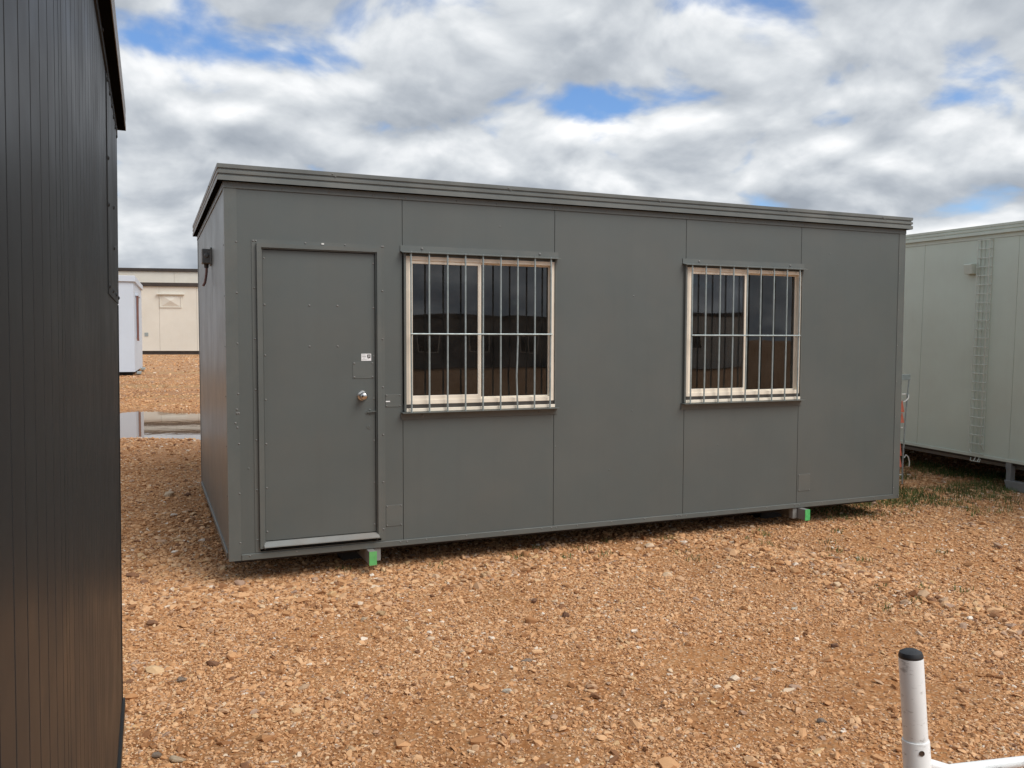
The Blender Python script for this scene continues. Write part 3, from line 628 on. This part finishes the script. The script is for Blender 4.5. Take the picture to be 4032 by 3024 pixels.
# ---- cream buildings at the back --------------------------------------------------
def cream_cabin(name, label, loc, rz, Lc, Hc, seams, vent=None, gut=M['brown'], group=None):
    cb = thing(name, label, 'cabin', loc, (0, 0, rz), group); cb.scale = (1.2, 1.2, 1.2)
    plain_side(cb, 'front', seams, 0, 0, 0.12, Hc, M['cream'], gap=0.012, bevel=0.004)
    MB().box(0, 0.05, 0.06, 6, 0.12, Hc).build('wall_panel', M['cream'], cb); MB().box(Lc-0.05, Lc, 0.06, 6, 0.12, Hc).build('wall_panel', M['cream'], cb); MB().box(0, Lc, 6.001, 6.05, 0.12, Hc).build('wall_panel', M['cream'], cb)
    MB().box(-0.1, Lc+0.1, -0.12, 6.1, Hc+0.002, Hc+0.24).build('roof_edge', gut, cb, bevel=0.02)
    MB().box(0.05, Lc-0.05, 0.10, 0.25, -0.18, 0.118).build('skid_beam', M['brown'], cb)
    if vent:
        x0, x1, z0, z1 = vent; xm = (x0+x1)/2; zm = (z0+z1)/2
        v_ = MB(); A_ = [(x0, -0.01, z0), (x1, -0.01, z0), (x1, -0.01, z1), (x0, -0.01, z1)]; c = (xm, -0.12, zm)
        for k in range(4): v_.quad(A_[k], A_[(k+1) % 4], c)
        vo_ = v_.build('vent_cover', M['cream'], cb); MB().holed(x0-0.05, x1+0.05, z0-0.05, z1, x0, x1, z0, z1-0.001, -0.05, -0.0005).build('vent_frame', M['cream'], vo_); MB().box(x0-0.22, x1+0.22, -0.16, -0.0005, z1+0.005, z1+0.06).build('vent_hood', M['cream'], vo_)
    return cb
gz = float(ground_h(0, 52)); rz = rad(-14)
cdir = Vector((math.cos(rz), math.sin(rz), 0)); org = Vector((-0.92, 65.0, gz+0.14))-cdir*11.45*1.2
fc = cream_cabin('cream_building', 'cream panelled building with a dark gutter and a raised vent cover', org, rz, 26, 4.22, [0]+[1.08+2.28*k for k in range(0, 11)]+[26], vent=(11.45+1.12, 11.45+2.35, 2.93, 3.70))
MB().box(11.45+0.12, 11.45+0.34, -0.02, -0.0006, 1.05, 1.28).build('meter_box', M['galv'], fc)
gz = float(ground_h(0, 66)); org2 = Vector((-2.9, 80.0, gz+0.14))-cdir*14*1.2
cream_cabin('cream_shed', 'taller cream shed rising behind the panelled building', org2, rz, 34, 6.02, [0, 6, 12, 18, 24, 34])

# ---- buildings behind the camera, mirrored in the window glass ---------------------
def plain_block(name, label, loc, rz, Lc, Dc, Hc, m, mt, wins):
    cb = thing(name, label, 'cabin', loc, (0, 0, rz))
    xs = np.linspace(0, Lc, int(Lc/1.5)+1)
    holes = wins
    prev = 0
    MBs = MB().box(0, Lc, 0.0, Dc, 0.0, Hc).build('wall', m, cb)
    MB().box(-0.08, Lc+0.08, -0.08, Dc+0.08, Hc+0.001, Hc+0.22).build('roof_edge', mt, cb, bevel=0.01)
    for (x0, x1, z0, z1) in wins:
        w_ = MB().holed(x0, x1, z0, z1, x0+0.06, x1-0.06, z0+0.06, z1-0.06, -0.04, -0.001).build('window', M['alu'], cb)
        MB().box(x0+0.055, x1-0.055, -0.02, -0.012, z0+0.055, z1-0.055).build('pane', M['fglass'], w_); MB().box((x0+x1)/2-0.03, (x0+x1)/2+0.03, -0.035, -0.021, z0+0.058, z1-0.058).build('glazing_bar', M['alu'], w_)
    return cb
plain_block('grey_block', 'long dark grey building with windows mirrored in the barred glass', (21.0, -37.0, -0.14), rad(180), 17, 5, 2.65, M['charcoal_light'], M['brown'], [(1.6+2.9*k, 2.8+2.9*k, 0.85, 1.9) for k in range(5)])
plain_block('cream_block', 'cream building with a brown gutter mirrored in the barred glass', (31.5, -34.5, -0.14), rad(180), 9.5, 5, 2.95, M['cream'], M['brown'], [(3.0, 4.4, 1.0, 2.0)])
plain_block('brown_block', 'dark brown cabin mirrored in the barred glass', (3.0, -22.0, -0.14), rad(180), 11.0, 3, 2.55, M['brown'], M['charcoal_light'], [])
# cupboard seen through the second window
cp = thing('cupboard', 'cream cupboard standing inside behind the barred window beside the far corner', 'cupboard', (5.15, 0.75, 0.062), (0, 0, rad(4)))
MB().box(0, 0.75, 0, 0.5, 0.0, 1.62).build('carcass', M['cream'], cp, bevel=0.006)
MB().box(0.02, 0.36, -0.02, -0.001, 0.06, 1.58).build('cupboard_door', M['cream'], cp, bevel=0.003); MB().box(0.39, 0.73, -0.02, -0.001, 0.06, 1.58).build('cupboard_door', M['cream'], cp, bevel=0.003)
MB().box(0.30, 0.34, -0.05, -0.021, 0.80, 1.00).build('handle', M['ink'], cp)
MB().box(-0.02, 0.77, -0.03, 0.52, 1.621, 1.66).build('cupboard_top', M['white'], cp)

# ---- rack with pennants between the two cabins --------------------------------------
gz = float(ground_h(7.50, 1.29))
rk = thing('flag_rack', 'thin steel rack hung with faded orange pennants beside the pale cabin', 'rack', (7.44, 1.29, gz))
def W_(x, z, y=0.0): return (x-7.44, y, z-gz)
MB().path([W_(7.505, gz-0.02), W_(7.500, 0.05), W_(7.52, 0.5), W_(7.548, 0.86), W_(7.566, 1.04)], 0.009, 8).build('upright', M['galv'], rk, smooth=True)
MB().path([W_(7.14, gz-0.02, .02), W_(7.14, 1.04, 0.02)], 0.009, 8).build('upright', M['galv'], rk, smooth=True)
MB().box(7.10-7.44, 7.575-7.44, -0.015, 0.015, 1.035-gz, 1.10-gz).build('head_plate', M['galv'], rk, bevel=0.003)
for z in (0.875, 0.49, -0.055): MB().path([W_(7.12, z, 0.012), W_(7.545 if z > 0.8 else 7.50, z-0.005, 0.012)], 0.007, 6).build('cross_wire', M['cord'], rk, smooth=True)
for (x, zt, zb) in ((7.452, 0.80, 0.667), (7.455, 0.66, 0.545), (7.36, 0.66, 0.54), (7.43, 0.36, 0.165), (7.435, 0.165, 0.035), (7.36, 0.38, 0.17)):
    w2_ = 0.034; mb = MB(); mb.loop_prism([W_(x-0.004, zt, -0.016), W_(x+0.004, zt, -0.016), W_(x+w2_, zb, -0.02), W_(x-w2_, zb, -0.02)], [W_(x-0.004, zt, -0.012), W_(x+0.004, zt, -0.012), W_(x+w2_, zb, -0.012), W_(x-w2_, zb, -0.012)])
    mb.build('pennant', M['orange'], rk)
MB().path([W_(7.545, 0.865, -0.02), W_(7.53, 0.83, -0.03), W_(7.50, 0.80, -0.03), W_(7.47, 0.785, -0.02)], 0.007, 6).build('hook_cord', M['cord'], rk, smooth=True)
MB().path([W_(7.50, 0.14, -0.02), W_(7.52, 0.175, -0.03), W_(7.55, 0.15, -0.03), W_(7.575, 0.09, -0.03), W_(7.57, 0.035, -0.03)], 0.006, 6).build('hook_cord', M['cord'], rk, smooth=True)
MB().box(7.16-7.44, 7.45-7.44, -0.01, 0.12, -0.04-gz, 0.035-gz).build('base_block', M['brown'], rk, bevel=0.004)

# ---- white pipe frame at the camera ---------------------------------------------------
gz = float(ground_h(1.3, -4.45))
wf = thing('pipe_frame', 'white enamelled pipe frame with a black capped corner post on the gravel', 'pipe frame', (1.300, -4.452, gz))
B0 = Vector((1.300, -4.452, gz))
def wl(p): return tuple(Vector(p)-B0)
topp = Vector((1.2715, -4.3865, 0.699)); footp = Vector((1.300, -4.452, gz-0.01)); ax = (topp-footp).normalized()
slv = topp+(footp-topp)*((0.699-0.499)/(0.699-footp.z))
MB().lathe([(0.0292, 0), (0.0292, (topp-slv).length+0.03), (0.0285, (topp-slv).length+0.034)], wl(slv-ax*0.03), ax, 28).build('post', M['whitepost'], wf, smooth=True)
MB().lathe([(0.0282, 0.0), (0.0290, 0.002), (0.0290, 0.006), (0.0262, 0.014), (0.016, 0.0195), (0.004, 0.021)], wl(topp+ax*0.0045), ax, 28).build('end_cap', M['blackcap'], wf, smooth=True)
MB().lathe([(0.0325, 0), (0.0325, (slv-footp).length-0.002), (0.0318, (slv-footp).length), (0.0294, (slv-footp).length)], wl(footp), ax, 28).build('sleeve', M['whitepost'], wf, smooth=True)
hp = slv-ax*0.022; hd = (Vector((CX, CY, CZ))-hp); hd = (hd-ax*hd.dot(ax)).normalized(); hd = (Matrix.Rotation(rad(22), 3, ax) @ hd)
MB().lathe([(0.0068, 0), (0.0068, 0.0012), (0.0050, 0.0012), (0.0045, 0.0004)], wl(hp+hd*0.0322), hd, 14).build('bolt_hole', M['hole'], wf, smooth=True)  # solid disc on the sleeve, its dark colour stands in for an open hole
zr = 0.452
J = Vector((1.359, -4.4225, 0.413)); E1 = J+(Vector((1.558, -4.4885, 0.428))-J)*5.0
s1 = Vector((1.287, -4.408, 0.442))
JE = Vector((J.x+(J.x-s1.x)*7, J.y+(J.y-s1.y)*7-0.25, J.z-0.01))
MB().path([wl(s1), wl(J+(JE-J)*0.02), wl(JE)], 0.0150, 14).build('rail', M['whitepost'], wf, smooth=True)
MB().path([wl(J), wl(E1)], 0.0135, 14).build('rail', M['whitepost'], wf, smooth=True)
for q in (E1, JE): MB().path([wl((q.x, q.y, 0.70)), wl((q.x, q.y, gz-0.01))], 0.030, 20).build('post', M['whitepost'], wf, smooth=True)

# ------------------------------------------------------------------ loose stones
def rock_mesh(name, seed, n=13, flat=0.55, spread=0.12, bevel=0.0):
    r = np.random.default_rng(seed); bm = bmesh.new()
    for k in range(n):
        v = r.normal(size=3); v /= np.linalg.norm(v); v *= 1+r.uniform(-spread, spread); bm.verts.new((v[0], v[1]*r.uniform(0.75, 1), v[2]*flat))
    bmesh.ops.convex_hull(bm, input=bm.verts)
    for v in [v for v in bm.verts if not v.link_faces]: bm.verts.remove(v)
    if bevel: bmesh.ops.bevel(bm, geom=list(bm.edges), offset=bevel, segments=1, affect='EDGES')
    bmesh.ops.recalc_face_normals(bm, faces=bm.faces)
    me = bpy.data.meshes.new(name); bm.to_mesh(me); bm.free(); return me
def stone_mat(name, c):
    return mat(name, c, 0.85, var=0.22, vscale=14, bump=0.004, bscale=30, dust=(0.42, 0.24, 0.12), dustamt=0.5, spec=0.25)
SM = {k: stone_mat('stone_'+k, c) for k, c in dict(white=(0.72, 0.66, 0.55), brown=(0.20, 0.11, 0.075), grey=(0.30, 0.25, 0.21), tan=(0.56, 0.39, 0.22), pale=(0.60, 0.48, 0.34)).items()}
for k, (x, y, wd, asp, flat, c, lab) in enumerate([
    (-0.313, 2.93, 0.064, 0.75, 0.52, 'pale', 'rounded pale stone lying between the two dark cabins'),
    (-0.151, 2.90, 0.036, 0.8, 0.65, 'brown', 'small dark brown stone beside the rounded pale stone'),
    (1.046, -2.32, 0.030, 0.7, 0.45, 'white', 'bright white quartz stone out in the gravel before the first window'),
    (0.784, -0.96, 0.036, 0.7, 0.5, 'tan', 'tan stone in front of the cabin door'),
    (0.668, -1.02, 0.026, 0.8, 0.6, 'pale', 'pale rounded pebble next to the tan stone before the door'),
    (1.798, -1.43, 0.026, 0.8, 0.9, 'brown', 'upright brown stone with a tan top in the gravel'),
    (3.158, -1.85, 0.025, 0.6, 0.4, 'white', 'white flat stone near the ridge of coarse gravel'),
    (-0.395, -2.40, 0.036, 0.6, 0.5, 'pale', 'long pale stone close to the ribbed cabin wall'),
    (-0.470, -2.34, 0.024, 0.9, 0.7, 'grey', 'grey stone beside the long pale stone at the ribbed cabin'),
    (-0.352, -1.555, 0.030, 0.7, 0.6, 'grey', 'grey pair-topped stone in gravel past the ribbed cabin corner'),
    (1.739, -1.11, 0.024, 0.9, 0.9, 'brown', 'dark angular stone in front of the first window'),
    (1.291, -1.99, 0.036, 0.6, 0.28, 'grey', 'flat grey stone set into the fine gravel'),
    (2.928, -2.43, 0.028, 0.7, 0.6, 'brown', 'reddish brown stone behind the white pipe post'),
    (2.194, -3.12, 0.026, 0.7, 0.5, 'grey', 'dark grey stone beside the white pipe post'),
]):
    me = rock_mesh('stone', 900+k, 20, flat, 0.10, 0.08); me.materials.append(SM[c])
    o = bpy.data.objects.new('stone', me); COL.objects.link(o); o.scale = (wd, wd*asp, wd)
    o.location = (x, y, float(ground_h(x, y))+wd*flat*0.55); o.rotation_euler = (0, 0, -yaw+random.uniform(-0.4, 0.4)); tag(o, lab, 'stone')

# ------------------------------------------------------------------ gravel: instanced broken stone
gmx = bpy.data.materials.new('gravel_stone'); gmx.use_nodes = True; t = NT(gmx.node_tree); b = t.n['Principled BSDF']
at_ = t.add('ShaderNodeAttribute', attribute_type='INSTANCER', attribute_name='tint')
base = t.ramp(at_.outputs['Fac'], [(0.0, (0.16, 0.085, 0.055)), (0.07, (0.28, 0.128, 0.054)), (0.25, (0.51, 0.268, 0.122)), (0.5, (0.64, 0.362, 0.180)), (0.74, (0.75, 0.478, 0.268)), (0.85, (0.57, 0.365, 0.22)), (0.90, (0.40, 0.29, 0.225)), (0.93, (0.68, 0.455, 0.23)), (0.975, (0.72, 0.57, 0.41)), (1.0, (0.86, 0.80, 0.70))])
geo = t.add('ShaderNodeNewGeometry'); gn = t.noise(geo.outputs['Position'], 120, 3, 0.6).outputs[0]; gn2 = t.noise(geo.outputs['Position'], 0.8, 4, 0.6).outputs[0]
col = t.mix(t.mapr(gn, 0.3, 0.7, 0, 0.30), base, (0.34, 0.165, 0.075))
col = t.mix(t.mapr(gn2, 0.45, 0.7, 0.0, 0.22), col, (0.40, 0.20, 0.085))
t.link(col, b.inputs['Base Color']); b.inputs['Roughness'].default_value = 0.85; b.inputs['Specular IOR Level'].default_value = 0.25
rocks = []
for k in range(10):
    me = rock_mesh('gravel_piece', 50+k, 15+k % 5, (0.50, 0.62, 0.42, 0.72, 0.56)[k % 5], 0.14); me.materials.append(gmx)
    rocks.append(bpy.data.objects.new('gravel_piece', me))      # sources only, not linked to the scene
def scatter():
    xs, ys, ss, tt = [], [], [], []
    def region(x0, x1, y0, y1, dens, smed, ssig, smin, smax, keep):
        n_ = int((x1-x0)*(y1-y0)*dens); x = rng.uniform(x0, x1, n_); y = rng.uniform(y0, y1, n_); s = np.clip(np.exp(rng.normal(np.log(smed), ssig, n_)), smin, smax)
        k = keep(x, y, s); xs.append(x[k]); ys.append(y[k]); ss.append(s[k]); tt.append(np.clip(rng.random(k.sum()), 0, 1))
    def view(x, y, m_=0.5):      # broad wedge in front of the photographer, wider than the picture
        dx = x-CX; dy = y-CY; f_ = dx*math.sin(yaw)+dy*math.cos(yaw); r_ = dx*math.cos(yaw)-dy*math.sin(yaw)
        return (f_ > 1.6) & (np.abs(r_) < f_*0.66+m_)
    dist = lambda x, y: np.hypot(x-CX, y-CY)
    patch = lambda x, y: fbm(x*0.85+4, y*0.85+2, 4)*0.7+fbm(x*4+9, y*4, 2)*0.3
    und = lambda x, y: ~((x > 0.15) & (x < 5.95) & (y > 0.9) & (y < 3.25))
    leftb = lambda x, y: ~((x < -0.75) & (y < -1.95))
    BARE = ((2.75, -0.12, 0.50), (0.55, -1.15, 0.36), (1.5, -0.95, 0.34), (-0.45, -0.35, 0.30), (2.9, -3.0, 0.45), (3.4, -2.3, 0.30), (0.9, -2.9, 0.40), (-0.2, -2.3, 0.3), (5.3, -0.6, 0.5), (2.2, -2.2, 0.3))
    def bare(x, y):
        r_ = np.zeros(len(x))
        for (bx, by, br) in BARE: r_ = np.maximum(r_, np.exp(-(((x-bx)/br)**2+((y-by)/(br*0.7))**2)))
        return r_
    def cover(x, y, lo=0.32, hi=0.50): return rng.random(len(x)) < (0.30+0.70*sstep(lo, hi, patch(x, y)))*(1-0.85*bare(x, y)*(0.5+fbm(x*5, y*5, 2)))
    # fine chips near
    region(-2.4, 6.5, -4.6, 0.9, 9500, 0.0047, 0.36, 0.0028, 0.011, lambda x, y, s: view(x, y) & (dist(x, y) < 6.6) & cover(x, y) & leftb(x, y))
    # body of the gravel
    region(-2.4, 9.5, -4.6, 3.4, 3600, 0.0070, 0.42, 0.004, 0.020, lambda x, y, s: view(x, y) & und(x, y) & cover(x, y) & leftb(x, y) & (dist(x, y) < 11))
    # coarse stone along the cabin and on the ridge
    def coarse(x, y):
        a = np.exp(-(wind_dist(x, y)/0.30)**2)
        b_ = np.exp(-((y+0.25)/0.35)**2)*((x > -0.6) & (x < 2.9))*0.75
        c_2 = np.exp(-((x+0.25)/0.3)**2)*((y > -0.4) & (y < 2.4))*0.6
        return np.clip(a+b_+c_2, 0, 1)
    region(-1.2, 6.0, -3.6, 2.6, 2300, 0.0118, 0.45, 0.007, 0.040, lambda x, y, s: view(x, y) & und(x, y) & (rng.random(len(x)) < coarse(x, y)))
    # scattered larger pieces everywhere
    region(-2.4, 9.5, -4.6, 6, 70, 0.016, 0.38, 0.011, 0.045, lambda x, y, s: view(x, y) & und(x, y) & leftb(x, y))
    # yard behind
    region(-4.0, 1.2, 3.2, 11.5, 1300, 0.0085, 0.45, 0.005, 0.04, lambda x, y, s: ((ground_h(x, y) > ZP-0.006) | (y < 5.5)) & cover(x, y, 0.36, 0.56))
    region(-7.0, 6.0, 26, 62, 70, 0.020, 0.5, 0.010, 0.08, lambda x, y, s: cover(x, y, 0.42, 0.62))
    region(-5.0, 2.5, 11.5, 26, 330, 0.013, 0.45, 0.010, 0.07, lambda x, y, s: (ground_h(x, y) > ZP-0.006) & cover(x, y, 0.42, 0.62))
    region(6.0, 11.0, 0.0, 7.0, 500, 0.014, 0.40, 0.008, 0.04, lambda x, y, s: view(x, y) & cover(x, y))
    x = np.concatenate(xs); y = np.concatenate(ys); s = np.concatenate(ss); tn = np.concatenate(tt)
    return x, y, s, tn
x, y, s, tn = scatter(); N = len(x); print('gravel pieces', N)
z = ground_h(x, y)+s*rng.uniform(-0.10, 0.38, N)
pm = bpy.data.meshes.new('gravel'); pm.vertices.add(N); pm.vertices.foreach_set('co', np.stack([x, y, z], 1).ravel().astype(np.float32))
def attr(nm, typ, data, field='value'):
    a = pm.attributes.new(nm, typ, 'POINT'); a.data.foreach_set(field, data.ravel())
attr('tint', 'FLOAT', tn.astype(np.float32)); attr('pick', 'INT', rng.integers(0, 10, N).astype(np.int32))
rot = np.stack([rng.normal(0, 0.24, N), rng.normal(0, 0.24, N), rng.uniform(0, 6.283, N)], 1).astype(np.float32); attr('rot', 'FLOAT_VECTOR', rot, 'vector')
sc3 = np.stack([s*rng.uniform(0.95, 1.4, N), s*rng.uniform(0.8, 1.1, N), s*rng.uniform(0.75, 1.2, N)], 1).astype(np.float32); attr('scl', 'FLOAT_VECTOR', sc3, 'vector')
gravel = bpy.data.objects.new('gravel', pm); COL.objects.link(gravel); gravel['kind'] = 'stuff'; pm.materials.append(gmx)
gravel['label'] = 'orange brown crushed stone gravel covering the yard'; gravel['category'] = 'gravel'
ng = bpy.data.node_groups.new('gravel_scatter', 'GeometryNodeTree')
ng.interface.new_socket('Geometry', in_out='INPUT', socket_type='NodeSocketGeometry'); ng.interface.new_socket('Geometry', in_out='OUTPUT', socket_type='NodeSocketGeometry')
gi = ng.nodes.new('NodeGroupInput'); go = ng.nodes.new('NodeGroupOutput'); iop = ng.nodes.new('GeometryNodeInstanceOnPoints'); jn = ng.nodes.new('GeometryNodeJoinGeometry')
for r_ in rocks:
    oi = ng.nodes.new('GeometryNodeObjectInfo'); oi.inputs['Object'].default_value = r_; oi.inputs['As Instance'].default_value = True; ng.links.new(oi.outputs['Geometry'], jn.inputs[0])
def named(nm, dt):
    q = ng.nodes.new('GeometryNodeInputNamedAttribute'); q.data_type = dt; q.inputs['Name'].default_value = nm; return q.outputs['Attribute']
ng.links.new(gi.outputs[0], iop.inputs['Points']); ng.links.new(jn.outputs[0], iop.inputs['Instance']); iop.inputs['Pick Instance'].default_value = True
ng.links.new(named('pick', 'INT'), iop.inputs['Instance Index'])
e2r = ng.nodes.new('FunctionNodeEulerToRotation'); ng.links.new(named('rot', 'FLOAT_VECTOR'), e2r.inputs[0]); ng.links.new(e2r.outputs[0], iop.inputs['Rotation'])
ng.links.new(named('scl', 'FLOAT_VECTOR'), iop.inputs['Scale']); ng.links.new(iop.outputs[0], go.inputs[0])
md = gravel.modifiers.new('scatter', 'NODES'); md.node_group = ng

# ------------------------------------------------------------------ weeds and grass
gr_m = mat('green_grass', (0.085, 0.125, 0.032), 0.7, var=0.45, vscale=3, spec=0.3); gr_d = mat('dry_grass', (0.30, 0.23, 0.09), 0.8, var=0.3, vscale=3, spec=0.2)
def blades(name, m, n_, fn, hmin, hmax, wd=0.003):
    mb = MB(); c = 0
    while c < n_:
        p = fn()
        if p is None: continue
        x, y = p; h = random.uniform(hmin, hmax); a = random.uniform(0, 6.28); ln = random.uniform(0.2, 0.9)*h; zz = float(ground_h(x, y))-0.004
        dx, dy = math.cos(a), math.sin(a); i = len(mb.v)
        mb.v += [(x-dy*wd, y+dx*wd, zz), (x+dy*wd, y-dx*wd, zz), (x+dx*ln*0.4+dy*wd*0.7, y+dy*ln*0.4-dx*wd*0.7, zz+h*0.65), (x+dx*ln*0.4-dy*wd*0.7, y+dy*ln*0.4+dx*wd*0.7, zz+h*0.65), (x+dx*ln, y+dy*ln, zz+h)]
        mb.f += [(i, i+1, i+2, i+3), (i+3, i+2, i+4)]; c += 1
    o = mb.build(name, m, stuff=True); return o
def f_right():
    x = random.uniform(6.0, 9.2); y = random.uniform(-0.3, 3.6)
    v = float(fbm(np.array([x*1.6]), np.array([y*1.6]), 3)[0])
    return (x, y) if v > 0.47+0.25*random.random()+0.10*max(0, 1.0-y) else None
def f_corner():
    a = random.gauss(5.75, 0.28), random.gauss(0.35, 0.22); return a
WEED = [(random.gauss(3.95, 0.35), random.uniform(-2.4, 0.0)) for _ in range(16)]+[(random.uniform(0.8, 4.5), random.uniform(-0.25, 0.2)) for _ in range(10)]+[(4.6, -0.6), (5.2, -1.2), (5.0, -0.3)]
def f_weed():
    q = random.choice(WEED); return q[0]+random.gauss(0, 0.035), q[1]+random.gauss(0, 0.035)
g1 = blades('grass', gr_m, 11000, f_right, 0.02, 0.075); g1['label'] = 'short green grass between the dark cabin and the pale cabin'; g1['category'] = 'grass'
g2 = blades('dry_grass', gr_d, 2600, f_right, 0.015, 0.06); g2['label'] = 'dry straw grass mixed into the gravel beside the pale cabin'; g2['category'] = 'grass'
g3 = blades('grass', gr_m, 700, f_corner, 0.015, 0.05); g3['label'] = 'small grass patch under the corner of the dark grey cabin'; g3['category'] = 'grass'
g4 = blades('weeds', gr_m, 650, f_weed, 0.012, 0.05); g4['label'] = 'sparse weeds sprouting along the coarse gravel ridge'; g4['category'] = 'weeds'
